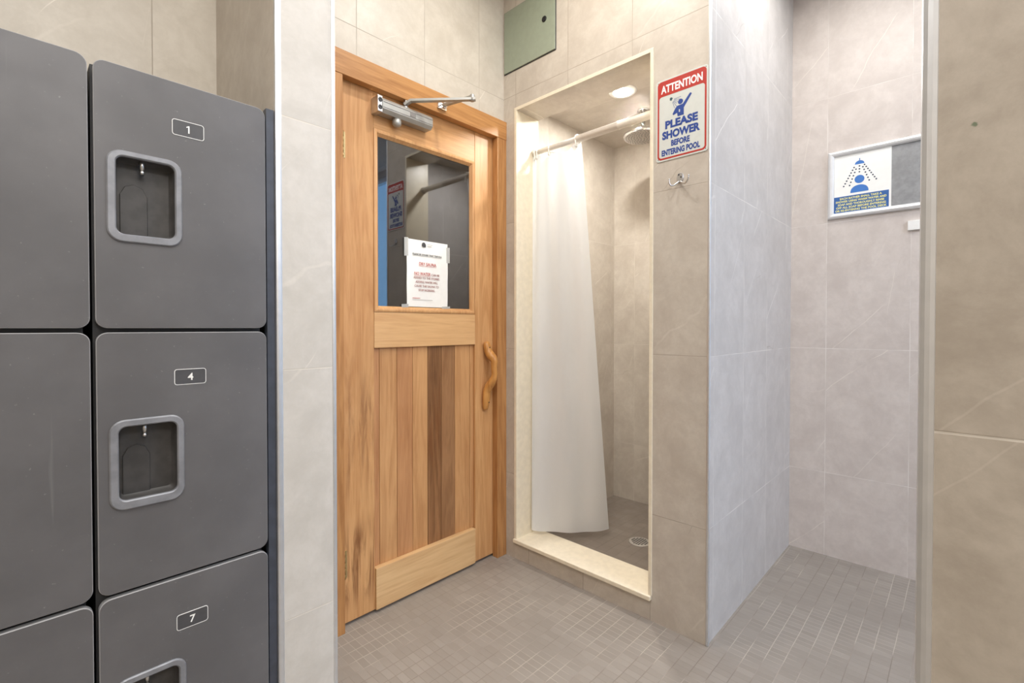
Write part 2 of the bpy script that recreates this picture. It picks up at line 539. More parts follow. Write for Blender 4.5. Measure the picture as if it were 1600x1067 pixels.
    def text(s, fr, txt, cx, cy, wid, hei, d0=0.0, d1=0.0004, bold=0.0):
        """Lettering stretched to a box wid x hei centred on (cx, cy) of the plane."""
        cu = bpy.data.curves.new('lettering', 'FONT')
        cu.body = txt
        cu.offset = bold
        cu.resolution_u = 3
        cu.extrude = 0.5
        ob = bpy.data.objects.new('lettering', cu)
        me = bpy.data.meshes.new_from_object(ob)
        xs = [v.co.x for v in me.vertices]
        ys = [v.co.y for v in me.vertices]
        x0, x1, y0, y1 = min(xs), max(xs), min(ys), max(ys)
        vm = [s.b.verts.new(fr(cx + ((v.co.x - x0) / (x1 - x0) - 0.5) * wid, cy + ((v.co.y - y0) / (y1 - y0) - 0.5) * hei,
                               d1 if v.co.z > 0 else d0)) for v in me.vertices]
        for p in me.polygons:
            s.face([vm[i] for i in p.vertices])
        bpy.data.objects.remove(ob)
        bpy.data.curves.remove(cu)
        bpy.data.meshes.remove(me)
        return s

    def build(s, name, mats, parent=None, origin=None, fix=True):
        if fix:
            bmesh.ops.recalc_face_normals(s.b, faces=s.b.faces[:])
        if origin is None:
            vs = [v.co for v in s.b.verts]
            if parent is None:
                origin = ((min(v.x for v in vs) + max(v.x for v in vs)) / 2, (min(v.y for v in vs) + max(v.y for v in vs)) / 2, min(v.z for v in vs))
            else:
                origin = WL[parent.name]
        og = Vector(origin)
        for v in s.b.verts:
            v.co -= og
        me = bpy.data.meshes.new(name)
        s.b.to_mesh(me)
        s.b.free()
        for m in (mats if isinstance(mats, (list, tuple)) else [mats]):
            me.materials.append(m)
        return link(bpy.data.objects.new(name, me), og, parent)


def inset(pts, d):
    """Offset a ccw outline inwards by d."""
    n = len(pts)
    out = []
    for i in range(n):
        p0, p1, p2 = Vector(pts[i - 1]), Vector(pts[i]), Vector(pts[(i + 1) % n])
        e0, e1 = (p1 - p0), (p2 - p1)
        e0 = e0.normalized() if e0.length > 1e-9 else e1.normalized()
        e1 = e1.normalized() if e1.length > 1e-9 else e0
        n0, n1 = Vector((-e0.y, e0.x)), Vector((-e1.y, e1.x))
        m = n0 + n1
        k = m.dot(n0)
        out.append(tuple(p1 + m * (d / k if abs(k) > 1e-6 else d)))
    return out


def rr(x0, x1, z0, z1, r, k=6):
    """Rounded rectangle, ccw."""
    out = []
    for cx, cz, a0 in ((x1 - r, z1 - r, 0), (x0 + r, z1 - r, 90), (x0 + r, z0 + r, 180), (x1 - r, z0 + r, 270)):
        for i in range(k + 1):
            a = math.radians(a0 + 90 * i / k)
            out.append((cx + r * math.cos(a), cz + r * math.sin(a)))
    return out


def circ(cx, cy, r, n=24, ry=None):
    return [(cx + r * math.cos(2 * PI * i / n), cy + (ry or r) * math.sin(2 * PI * i / n)) for i in range(n)]


def struct(o):
    o['kind'] = 'structure'
    return o


# ------------------------------------------------------------------ room shell
CEIL = 2.76
YW = 1.6185      # door wall
XS = 1.652       # shower wall
XJ = 1.807       # inner face of the shower wall
YE = 0.634       # end of the shower wall
XA = 2.7157      # back wall of the passage
XN = 0.6224      # near wall
OY0, OY1, OZ1 = 0.8405, 1.5455, 2.140   # opening in the shower wall
DX0, DX1, DZ1 = 0.775, 1.652, 2.06      # hole behind the door casing

struct(MB().box(-1.7, 2.85, -2.6, 1.9, -0.1, 0).build('floor', M['floor']))
struct(MB().box(-1.7, 2.85, -2.6, 1.9, CEIL, CEIL + 0.1).build('ceiling', M['ceil']))
b = MB()
b.box(-1.7, DX0, YW, YW + 0.14, 0, CEIL)
b.box(DX0, XS, YW, YW + 0.14, DZ1, CEIL)
struct(b.build('wall_door', M['t_door']))
b = MB()
b.box(0.4255, 0.5706, 1.1615, YW, 0, CEIL)
o = struct(b.build('wall_pilaster', [M['t_pil'], M['t_ret']]))
for p in o.data.polygons:
    if abs(p.normal.x) > 0.5:
        p.material_index = 1
# shower wall with its opening
b = MB()
b.box(XS, XJ, OY1, YW + 0.14, 0, CEIL)
b.box(XS, XJ, YE + 0.001, OY0, 0, CEIL)
b.box(XS, XJ, OY0, OY1, OZ1, CEIL)
o = struct(b.build('wall_shower', [M['t_show'], M['t_side']]))
for p in o.data.polygons:
    if p.normal.y < -0.5 and p.center.y + o.location.y < YE + 0.01:
        p.material_index = 1
struct(MB().box(XS, XJ, OY0, OY1, 0, 0.078).build('wall_curb', M['t_curb']))
struct(MB().box(XJ, XA, YE + 0.001, 0.75, 0, CEIL).build('wall_passage_side', M['t_side']))
struct(MB().box(XJ, XA + 0.1, 1.56, YW + 0.14, 0, CEIL).build('wall_shower_side', M['t_in_x']))
struct(MB().box(2.5624, XA, 0.75, 1.56, 0, CEIL).build('wall_shower_back', M['t_in_y']))
struct(MB().box(XJ, 2.5624, 0.75, 1.56, 2.196, 2.26).build('ceiling_shower', M['t_in_c']))
struct(MB().box(XJ, 2.5624, 0.75, 1.56, 0.0, 0.066).build('floor_shower', M['sfloor']))
struct(MB().box(XA, XA + 0.12, -1.0, 1.56, 0, CEIL).box(XA, XA + 0.12, -2.6, -2.3, 0, CEIL).box(XA, XA + 0.12, -2.3, -1.0, 2.70, CEIL).build('wall_passage_back', M['t_alc']))
wb = MB()
for y0, y1 in ((-1.045, -1.0), (-1.67, -1.63), (-2.3, -2.255)):
    wb.box(XA + 0.03, XA + 0.08, y0, y1, 0, 2.70)
wb.box(XA + 0.031, XA + 0.079, -2.3, -1.0, 0, 0.05).box(XA + 0.031, XA + 0.079, -2.3, -1.0, 2.65, 2.70)
wf = struct(wb.build('window_1', M['alu']))
MB().box(XA + 0.052, XA + 0.058, -2.26, -1.04, 0.04, 2.66).build('pane', M['clear'], wf)
struct(MB().box(XN, XN + 0.13, -2.5, 0.0225, 0, CEIL).build('wall_near', M['t_near']))
struct(MB().box(-1.7, XA, -2.6, -2.5, 0, CEIL).build('wall_rear', M['t_pil']))
struct(MB().box(-1.8, -1.7, -2.6, YW + 0.1, 0, CEIL).build('wall_left', M['t_ret']))

# cream stone lining of the shower opening
LX0, LX1 = XS - 0.004, XJ + 0.002
b = MB().box(LX0, LX1, 1.5310, 1.5465, 0.095, 2.140, 0.002)
struct(b.build('trim_1', M['cream']))
struct(MB().box(LX0, LX1, OY0 - 0.001, 0.8530, 0.095, 2.140, 0.002).build('trim_2', M['cream']))
o = struct(MB().box(LX0, LX1, 0.8530, 1.5310, 2.1255, 2.140, 0.001).build('trim_3', [M['cream'], M['t_lin']]))
for p in o.data.polygons:
    if p.normal.z < -0.5:
        p.material_index = 1
struct(MB().box(LX0 - 0.010, LX1 + 0.003, OY0 + 0.001, 1.5455, 0.078, 0.0955, 0.003).build('trim_4', M['cream']))


# metal edge profiles on the tile corners: quarter-round strips
def edge_trim(name, x, y, wx, wy, mat='alu', z1=CEIL):
    bm = MB()
    bm.box(x, x + wx, y, y + wy, 0.0, z1, min(abs(wx), abs(wy)) * 0.42)
    return struct(bm.build(name, M[mat]))


edge_trim('trim_5', 0.4245, 1.1590, 0.0150, 0.0110)
edge_trim('trim_6', 0.5604, 1.1585, 0.0112, 0.0110)
edge_trim('trim_7', XS - 0.003, YE - 0.0045, 0.0100, 0.0100)
edge_trim('trim_8', XN - 0.003, 0.0205, 0.0110, 0.0130)

# door casing
o = struct(MB().box(0.735, 0.8165, 1.600, 1.6337, 0, 2.0035, 0.002).build('trim_9', M['w_frame']))
o = struct(MB().box(1.5902, XS - 0.0005, 1.600, 1.6337, 0, 2.0035, 0.002).build('trim_10', M['w_frame']))
o = struct(MB().box(0.735, XS - 0.0005, 1.598, 1.6337, 2.0035, 2.0895, 0.002).build('trim_11', M['w_head']))
# dark sauna room behind the glass
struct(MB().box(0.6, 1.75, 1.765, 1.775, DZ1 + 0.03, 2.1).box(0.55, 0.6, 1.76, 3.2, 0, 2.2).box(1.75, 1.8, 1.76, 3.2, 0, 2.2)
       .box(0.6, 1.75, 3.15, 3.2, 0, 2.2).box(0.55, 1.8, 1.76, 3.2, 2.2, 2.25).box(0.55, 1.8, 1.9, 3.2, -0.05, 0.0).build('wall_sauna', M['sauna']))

# ------------------------------------------------------------------ sauna door
YD = 1.6357
D = thing('door_1', (0.8312, 1.655, 0.008), 'weathered cedar sauna door with a glass pane above vertical planks', 'door', kind='structure')
TH = 0.042
MB().box(0.8312, 0.9572, YD, YD + TH, 0.012, 2.006, 0.0015).build('stile', M['w_stain'], D)['label'] = 'hinge stile with dark water stains'
MB().box(1.4795, 1.6109, YD, YD + TH, 0.012, 2.006, 0.0015).build('stile', M['w_stile'], D)
MB().box(0.9578, 1.4789, YD + 0.001, YD + TH, 1.866, 2.006, 0.0015).build('rail', M['w_rail'], D)
MB().box(0.9578, 1.4789, YD - 0.001, YD + TH, 1.0245, 1.164, 0.002).build('rail', M['w_mid'], D)
MB().box(0.9578, 1.4719, YD - 0.010, YD + TH, 0.012, 0.1725, 0.002).build('rail', M['w_kick'], D)['label'] = 'pale kick rail'
pe = [0.9580, 0.9864, 1.0662, 1.1416, 1.2180, 1.2918, 1.3678, 1.4557, 1.4787]
pm = ['p1', 'p0', 'p1', 'p0', 'p2', 'p3', 'p0', 'p0']
for x0, x1, m in zip(pe, pe[1:], pm):
    MB().box(x0 + 0.0008, x1 - 0.0008, YD + 0.012, YD + 0.030, 0.173, 1.024, 0.0016).build('plank', M[m], D)
MB().box(0.958, 1.4787, YD + 0.032, YD + 0.040, 0.16, 1.03).build('backing_board', M['w_frame'], D)
# moulded bead round the glass
b = MB()
fr = FY(YD)
o4 = [(1.475, 1.8655), (0.9575, 1.8655), (0.9575, 1.1645), (1.475, 1.1645)]
prof = [(0.0, -0.004), (0.0, 0.003), (0.007, 0.0055), (0.013, 0.004), (0.017, -0.001), (0.023, -0.008), (0.0235, -0.012)]
L = [[b.b.verts.new(fr(a, c, d)) for a, c in inset(o4, i)] for i, d in prof]
for l0, l1 in zip(L, L[1:]):
    for i in range(4):
        b.face([l0[i], l0[(i + 1) % 4], l1[(i + 1) % 4], l1[i]])
b.build('glazing_bead', M['w_bead'], D)
MB().box(0.975, 1.458, 1.645, 1.651, 1.178, 1.852).build('glass_pane', M['glass'], D)
for z0, z1 in ((1.722, 1.816), (0.180, 0.282)):
    h = MB()
    n = 5
    for k in range(n):
        zz = z0 + (z1 - z0) * k / n
        h.cyl((0.8275, YD - 0.006, zz + 0.0006), (0.8275, YD - 0.006, zz + (z1 - z0) / n - 0.0006), 0.0062, n=14)
    h.cyl((0.8275, YD - 0.006, z1), (0.8275, YD - 0.006, z1 + 0.006), 0.0045, 0.002, n=12)
    h.cyl((0.8275, YD - 0.006, z0 - 0.006), (0.8275, YD - 0.006, z0), 0.002, 0.0045, n=12)
    h.box(0.8312, 0.8425, YD - 0.0015, YD + 0.0005, z0, z1)
    h.build('hinge', M['brass'], D)
# carved branch handle
hx = 1.5440
st = [((hx - 0.004, YD - 0.010, 1.0345), (0.012, 0.010)), ((hx - 0.003, YD - 0.014, 1.026), (0.019, 0.014)), ((hx, YD - 0.018, 0.998), (0.0205, 0.018)),
      ((hx + 0.003, YD - 0.029, 0.977), (0.0205, 0.021)), ((hx + 0.006, YD - 0.047, 0.961), (0.0195, 0.019)), ((hx + 0.007, YD - 0.055, 0.945), (0.0170, 0.0165)),
      ((hx + 0.005, YD - 0.055, 0.915), (0.0140, 0.0145)), ((hx + 0.007, YD - 0.056, 0.886), (0.0145, 0.0145)), ((hx + 0.004, YD - 0.053, 0.866), (0.0165, 0.0165)),
      ((hx + 0.001, YD - 0.043, 0.846), (0.0185, 0.0190)), ((hx - 0.002, YD - 0.027, 0.826), (0.0200, 0.0205)), ((hx - 0.006, YD - 0.016, 0.800), (0.0200, 0.0175)),
      ((hx - 0.007, YD - 0.014, 0.765), (0.0200, 0.0155)), ((hx - 0.009, YD - 0.012, 0.736), (0.0185, 0.0135)), ((hx - 0.009, YD - 0.010, 0.7185), (0.0130, 0.0095))]
# smooth the path
st2 = []
for i in range(len(st) - 1):
    (p0, r0), (p1, r1) = st[i], st[i + 1]
    for k in range(3):
        t = k / 3
        kn = 1.04 + 0.06 * math.sin(i * 2.3 + k * 0.6)
        st2.append((Vector(p0).lerp(Vector(p1), t), (kn * (r0[0] + (r1[0] - r0[0]) * t), 1.0 * (r0[1] + (r1[1] - r0[1]) * t))))
st2.append((Vector(st[-1][0]), st[-1][1]))
hd = MB().loft(st2, 16).build('handle', M['carve'], D)
hd['label'] = 'carved branch pull handle'
for z, y in ((1.010, YD - 0.0330), (0.752, YD - 0.0275)):
    MB().cyl((hx - 0.002, y + 0.004, z), (hx - 0.002, y - 0.0015, z), 0.0036, 0.003, 10).build('screw', M['rubber'], hd)

# ------------------------------------------------------------------ door closer
DC = thing('door_closer', (1.07, YD - 0.002, 1.915), 'silver hydraulic door closer with folding arm at top of wooden sauna door', 'door closer')
b = MB()
b.prism(Fr((0.968, 0, 0), (0, -1, 0), (0, 0, 1)), [(-(YD - 0.001), 1.919), (-(YD - 0.040), 1.917), (-(YD - 0.052), 1.929), (-(YD - 0.052), 1.959), (-(YD - 0.042), 1.971), (-(YD - 0.001), 1.971)][::1], -0.232, 0.0)
b.build('body', M['silver'], DC)
b = MB()
for z in (1.934, 1.9545):
    b.box(0.970, 1.1995, YD - 0.0532, YD - 0.0515, z - 0.0010, z + 0.0010)
b.build('body_groove', M['ink_g'], DC)
b = MB().box(0.948, 0.968, YD - 0.050, YD - 0.0005, 1.914, 1.974, 0.002)
ec = b.build('end_cap', M['satin'], DC)
for z in (1.930, 1.958):
    MB().lathe((0.958, YD - 0.0495, z), [(0.0085, 0.0), (0.0085, -0.002), (0.007, -0.003), (0.004, -0.003), (0.0035, -0.001)], 'Y', 16).build('screw', M['ink_k'], ec)
MB().box(1.0900, 1.1160, YD - 0.0534, YD - 0.0518, 1.937, 1.953).build('rating_sticker', M['ink_g'], DC)['label'] = 'small grey rating sticker'
MB().lathe((1.045, YD - 0.026, 1.917), [(0.016, 0.0), (0.0165, -0.006), (0.0175, -0.008), (0.0175, -0.020), (0.013, -0.026), (0.006, -0.029)], 'Z', 24).build('valve_cap', M['silver'], DC)
MB().lathe((1.0850, YD - 0.026, 1.971), [(0.013, 0), (0.013, 0.006), (0.0095, 0.008), (0.0095, 0.030), (0.007, 0.034)], 'Z', 20).build('spindle', M['satin'], DC)
EL = Vector((1.262, 1.410, 2.008))


def bar(bm, p0, p1, wid, th):
    p0, p1 = Vector(p0), Vector(p1)
    d = (p1 - p0).normalized()
    s_ = d.cross(Vector((0, 0, 1))).normalized()
    u_ = s_.cross(d)
    vs = [[bm.b.verts.new(p + s_ * a * wid / 2 + u_ * c * th / 2) for a, c in ((-1, -1), (1, -1), (1, 1), (-1, 1))] for p in (p0, p1)]
    for i in range(4):
        bm.face([vs[0][i], vs[0][(i + 1) % 4], vs[1][(i + 1) % 4], vs[1][i]])
    bm.face(vs[0][::-1])
    bm.face(vs[1])


b = MB()
bar(b, (1.0800, YD - 0.026, 1.985), (1.0990, YD - 0.047, 2.003), 0.019, 0.009)
bar(b, (1.0980, YD - 0.046, 2.0015), EL + Vector((0.008, -0.010, -0.004)), 0.019, 0.009)
b.build('arm', M['silver'], DC)
b = MB()
bar(b, EL + Vector((0, 0, 0.006)), (1.2500, 1.577, 2.030), 0.016, 0.008)
b.build('arm', M['silver'], DC)
MB().lathe(EL, [(0.008, -0.012), (0.011, -0.010), (0.011, 0.010), (0.008, 0.015), (0.004, 0.017)], 'Z', 20).build('elbow_joint', M['silver'], DC)
b = MB().box(1.232, 1.278, 1.5895, 1.5985, 2.020, 2.046, 0.002)
b.box(1.245, 1.262, 1.568, 1.590, 2.022, 2.030)
b.box(1.245, 1.262, 1.568, 1.590, 2.036, 2.043)
b.cyl((1.2535, 1.5755, 2.016), (1.2535, 1.5755, 2.047), 0.005, n=12)
b.build('foot_bracket', M['chrome'], DC)
# ------------------------------------------------------------------ notice taped to the glass
PN = thing('paper_notice', (1.22, 1.6445, 1.184), 'white paper notice about the dry sauna taped to the bottom of the door glass', 'notice')
fr = FY(1.6445)
b = MB()
G = 14
gv = []
for i in range(G + 1):
    row = []
    for j in range(G + 1):
        x = 1.112 + (1.322 - 1.112) * i / G
        z = 1.190 + (1.468 - 1.190) * j / G
        bow = 0.0008 + 0.0035 * max(0, (i / G - 0.75)) * 4 * max(0, 1 - abs(j / G - 0.55) * 1.2) + 0.0006 * math.sin(i * 1.3 + j)
        row.append(b.b.verts.new(fr(x, z, bow)))
    gv.append(row)
for i in range(G):
    for j in range(G):
        b.face([gv[i][j], gv[i + 1][j], gv[i + 1][j + 1], gv[i][j + 1]], True)
sh = b.build('sheet', M['paper'], PN, fix=False)
b = MB()
dd = (0.0032, 0.0036)
b.mi = 0
b.text(fr, 'PLEASE BE AWARE THAT THIS IS A', 1.214, 1.4085, 0.150, 0.0072, *dd, bold=0.02)
b.box(1.139, 1.289, fr.o.y - 0.0036, fr.o.y - 0.0032, 1.4022, 1.4030)
b.mi = 1
b.text(fr, 'DRY SAUNA', 1.216, 1.3700, 0.088, 0.0130, *dd)
b.box(1.172, 1.260, fr.o.y - 0.0036, fr.o.y - 0.0032, 1.3603, 1.3612)
b.text(fr, 'NO WATER', 1.189, 1.3285, 0.082, 0.0125, *dd)
b.box(1.148, 1.230, fr.o.y - 0.0036, fr.o.y - 0.0032, 1.3193, 1.3202)
b.mi = 2
b.text(fr, 'CAN BE', 1.256, 1.3268, 0.042, 0.0088, *dd)
for k, (tx, wd) in enumerate((('ADDED TO THE STONES.', 0.135), ('ADDING WATER WILL', 0.115), ('CAUSE THE SAUNA TO', 0.125), ('STOP WORKING.', 0.085))):
    b.text(fr, tx, 1.211, 1.3110 - 0.0170 * k, wd, 0.0092, *dd)
b.mi = 1
b.box(1.138, 1.176, fr.o.y - 0.0036, fr.o.y - 0.0032, 1.2248, 1.2268)
b.mi = 3
b.box(1.138, 1.240, fr.o.y - 0.0036, fr.o.y - 0.0032, 1.2184, 1.2194)
b.box(1.212, 1.240, fr.o.y - 0.0036, fr.o.y - 0.0032, 1.4530, 1.4542)
b.box(1.212, 1.236, fr.o.y - 0.0036, fr.o.y - 0.0032, 1.4450, 1.4466)
b.mi = 0
b.prism(fr, [(1.186, 1.444), (1.194, 1.440), (1.206, 1.441), (1.206, 1.452), (1.200, 1.4595), (1.192, 1.4605), (1.186, 1.455)], 0.0032, 0.0036)
b.build('printed_text', [M['ink_k'], M['ink_r'], plain('dark_red_ink', rgb(150, 84, 80), 0.6), M['ink_g']], sh)
for (x0, x1, z0, z1) in ((1.098, 1.118, 1.395, 1.472), (1.316, 1.334, 1.385, 1.455), (1.085, 1.118, 1.1845, 1.2005), (1.290, 1.335, 1.1845, 1.196)):
    MB().prism(fr, [(x0, z0), (x1, z0 + 0.002), (x1, z1), (x0, z1 - 0.002)], 0.0036, 0.0040).build('tape', M['tape'], PN)

# ------------------------------------------------------------------ lockers
KS = 0.98
LY = 1.167
kx = lambda x: x * KS
kz = lambda z: EYE + (z - EYE) * KS
ROWS = [(1.1027, 1.6158), (0.5839, 1.0943), (0.0650, 0.5755)]
ringz = [((1.2717, 1.4504), (1.2875, 1.4390)), ((0.7442, 0.9221), (0.7625, 0.9082)), ((0.2300, 0.4085), (0.2470, 0.3950))]
platez = [1.5227, 0.9997, 0.4800]
DIG = ['1', '4', '7']


def locker(xoff, label, digits):
    T = thing('locker', (kx(0.26 + xoff), LY, 0.0), label, 'locker', 'grey three tier lockers')
    fr = FY(LY)
    x0, x1 = kx(0.1065 + xoff), kx(0.4130 + xoff)
    bm = MB()
    t = 0.016
    zt, zb = kz(1.607), 0.0
    yb0, yb1 = LY + 0.016, 1.58
    bm.box(x0 - 0.003, x0 - 0.003 + t, yb0, yb1, zb, zt)
    bm.box(x1 - 0.009 - t, x1 - 0.009, yb0, yb1, zb, zt)
    bm.box(x0, x1 - 0.010, yb1 - 0.008, yb1, zb + 0.002, zt - 0.002)
    for z in (zt - 0.008, kz(1.0985), kz(0.5797), kz(0.062)):
        bm.box(x0 - 0.001, x1 - 0.011, yb0 + 0.001, yb1 - 0.001, z - 0.008, z + 0.0075)
    bm.box(x0, x1 - 0.012, yb0 + 0.01, yb0 + 0.025, zb, kz(0.062))
    bm.build('body', M['lock_b'], T)
    for r, (za, zc) in enumerate(ROWS):
        (oz0, oz1), (iz0, iz1) = ringz[r]
        d = MB()
        out = rr(x0, x1, kz(za), kz(zc), 0.0185)
        rx0, rx1 = kx(0.1310 + xoff), kx(0.2400 + xoff)
        inn = rr(rx0, rx1, kz(oz0 + 0.007), kz(oz1 - 0.007), 0.016)
        d.ring(fr, out, inn, -0.0135, 0.0, 0.0012)
        do = d.build('door', [M['lock_d'], M['lock_glint']], T)
        if digits:
            do['label'] = 'grey locker door numbered ' + digits[r]
        for p in do.data.polygons:
            if abs(p.normal.y) < 0.9:
                p.material_index = 1
        # recessed pull: ring, cup, latch pin
        g = MB()
        g.ring(fr, rr(kx(0.1240 + xoff), kx(0.2468 + xoff), kz(oz0), kz(oz1), 0.024), rr(kx(0.1385 + xoff), kx(0.2343 + xoff), kz(iz0), kz(iz1), 0.013), -0.004, 0.0045, 0.0022)
        g.build('recess_ring', M['ring'], do)
        c = MB()
        ro = rr(kx(0.1375 + xoff), kx(0.2353 + xoff), kz(iz0 - 0.001), kz(iz1 + 0.001), 0.013)
        ri = inset(ro, 0.006)
        v = [[c.b.verts.new(fr(a, q, dp)) for a, q in pts] for pts, dp in ((ro, -0.002), (ri, -0.030))]
        n = len(ro)
        for i in range(n):
            c.face([v[0][i], v[0][(i + 1) % n], v[1][(i + 1) % n], v[1][i]], True)
        c.face(v[1])
        zc0 = kz(iz0) + 0.004
        zm = kz((iz0 + iz1) / 2)
        cx_ = kx(0.1700 + xoff)
        c.prism(fr, [(cx_ - 0.022, zc0), (cx_ + 0.022, zc0), (cx_ + 0.022, zm + 0.008), (cx_ + 0.014, zm + 0.024), (cx_, zm + 0.030), (cx_ - 0.014, zm + 0.024), (cx_ - 0.022, zm + 0.008)], -0.030, -0.0265, 0.001)
        c.build('recess_cup', M['cup'], do)
        p = MB()
        px, pz = kx(0.1815 + xoff), kz(iz1)
        p.cyl((px, LY + 0.012, pz + 0.002), (px, LY + 0.012, pz - 0.018), 0.0042, n=14)
        p.cyl((px, LY + 0.012, pz - 0.0195), (px, LY + 0.012, pz - 0.0255), 0.0046, 0.0034, n=14)
        p.cyl((px, LY + 0.012, pz - 0.018), (px, LY + 0.012, pz - 0.0195), 0.0034, n=14)
        p.build('latch_pin', M['satin'], do)
        q = MB()
        cxp, czp = kx(0.2592 + xoff), kz(platez[r])
        po = rr(cxp - 0.0282, cxp + 0.0282, czp - 0.0162, czp + 0.0162, 0.005, 4)
        q.prism(fr, inset(po, 0.0009), 0.0, 0.0008)
        q.mi = 1
        q.ring(fr, po, inset(po, 0.0010), 0.0, 0.0010)
        if digits:
            if digits[r] == '1':
                q.prism(fr, [(cxp + dx_, czp + dz_) for dx_, dz_ in ((-0.0003, -0.0075), (0.0021, -0.0075), (0.0021, 0.0075), (0.0002, 0.0075), (-0.0034, 0.0052), (-0.0034, 0.0032), (-0.0003, 0.0048))], 0.0008, 0.0011)
            else:
                q.text(fr, digits[r], cxp, czp, 0.0098, 0.0150, 0.0008, 0.0011, bold=0.015)
        q.build('number_plate', [M['plate'], M['ink_w']], do)
    return T


locker(0.0, 'grey three tier locker with doors numbered 1, 4 and 7 beside pale pilaster', DIG)
locker(-0.3144, 'grey three tier locker cut off by the left edge of the photo', None)
b = MB().box(kx(0.4150), 0.4243, LY - 0.0005, LY + 0.018, 0.0, kz(1.6205), 0.001)
props(b.build('filler_strip', M['filler']), 'narrow dark slate filler strip between grey locker and pilaster edge', 'filler strip')

# ------------------------------------------------------------------ access panel
AP = thing('access_panel', (XS - 0.003, 1.455, 2.317), 'sage green access panel high on wall above the shower opening', 'access panel')
fr = FX(XS)
MB().prism(fr, [(-1.6095, 2.3195), (-1.3005, 2.3195), (-1.3005, 2.6090), (-1.6095, 2.6090)], 0.0008, 0.0065, 0.001).build('door', M['sage'], AP)
MB().ring(fr, [(-1.6125, 2.3165), (-1.2975, 2.3165), (-1.2975, 2.6120), (-1.6125, 2.6120)], [(-1.6098, 2.3192), (-1.3002, 2.3192), (-1.3002, 2.6093), (-1.6098, 2.6093)], 0.0, 0.0030).build('frame', M['ink_k'], AP)
MB().lathe((XS - 0.0065, 1.3597, 2.4735), [(0.0125, 0.0), (0.0125, -0.003), (0.010, -0.004), (0.004, -0.004), (0.003, -0.0025)], 'X', 24).build('lock', M['rubber'], AP)

# ------------------------------------------------------------------ attention sign
SY0, SY1, SZ0, SZ1 = 0.8282, 0.6392, 1.7100, 2.0050     # left edge, right edge, bottom, top
SW, SH = SY0 - SY1, SZ1 - SZ0
ASG = thing('attention_sign', (XS - 0.001, (SY0 + SY1) / 2, SZ0), 'white and red attention sign asking bathers to shower, above the robe hook', 'sign')
fr = Fr((XS, SY0, SZ0), (0, -1, 0), (0, 0, 1))
MB().prism(fr, rr(0, SW, 0, SH, 0.010), 0.0006, 0.0026).build('panel', M['signw'], ASG)
b = MB()
ou = rr(0.0055, SW - 0.0055, 0.0055, SH - 0.0055, 0.014)
inn = rr(0.0115, SW - 0.0115, 0.0115, SH * 0.795, 0.010)
b.ring(fr, ou, inn, 0.0026, 0.0030)
b.build('red_border', M['red'], ASG)
b = MB()
b.text(fr, 'ATTENTION', SW * 0.5, SH * 0.878, SW * 0.80, SH * 0.100, 0.0029, 0.0034, bold=0.030)
b.build('heading', M['ink_w'], ASG)
b = MB()
b.text(fr, 'PLEASE', SW * 0.50, SH * 0.435, SW * 0.63, SH * 0.100, 0.0026, 0.0031, bold=0.05)
b.text(fr, 'SHOWER', SW * 0.49, SH * 0.310, SW * 0.73, SH * 0.100, 0.0026, 0.0031, bold=0.05)
b.text(fr, 'BEFORE', SW * 0.485, SH * 0.198, SW * 0.36, SH * 0.074, 0.0026, 0.0031, bold=0.045)
b.text(fr, 'ENTERING POOL', SW * 0.485, SH * 0.098, SW * 0.74, SH * 0.074, 0.0026, 0.0031, bold=0.045)
b.build('lettering', M['blue'], ASG)
b = MB()
u = lambda a: SW * a
v = lambda a: SH * a
b.prism(fr, circ(u(0.485), v(0.668), 0.0092), 0.0026, 0.0031)
b.prism(fr, [(u(0.43), v(0.500)), (u(0.55), v(0.500)), (u(0.55), v(0.585)), (u(0.70), v(0.720)), (u(0.68), v(0.735)), (u(0.655), v(0.728)), (u(0.53), v(0.632)),
             (u(0.42), v(0.627)), (u(0.385), v(0.605)), (u(0.33), v(0.545)), (u(0.345), v(0.530)), (u(0.42), v(0.545))], 0.0026, 0.0031)
b.mi = 1
b.prism(fr, [(u(0.455), v(0.548)), (u(0.475), v(0.543)), (u(0.478), v(0.575)), (u(0.455), v(0.580))], 0.0031, 0.0033)
b.mi = 2
b.prism(fr, [(u(0.275), v(0.722)), (u(0.310), v(0.714)), (u(0.335), v(0.742)), (u(0.30), v(0.756)), (u(0.275), v(0.748))], 0.0026, 0.0031)
b.mi = 0
for ang in (-72, -58, -44, -29, -12, 2):
    for k in range(6):
        rr_ = 0.011 + 0.0042 * k
        a = math.radians(ang)
        if k > 3 and ang in (-44, -29):
            continue
        b.prism(fr, circ(u(0.315) + rr_ * math.cos(a), v(0.722) + rr_ * math.sin(a), 0.0013, 8), 0.0026, 0.0030)
b.build('bather_symbol', [M['blue'], M['signw'], M['teal']], ASG)
for a, c in ((0.008, 0.008), (SW - 0.008, 0.008), (0.008, SH - 0.008), (SW - 0.008, SH - 0.008)):
    MB().prism(fr, circ(a, c, 0.0016, 12), 0.0026, 0.0029).build('fixing_hole', M['ink_k'], ASG)

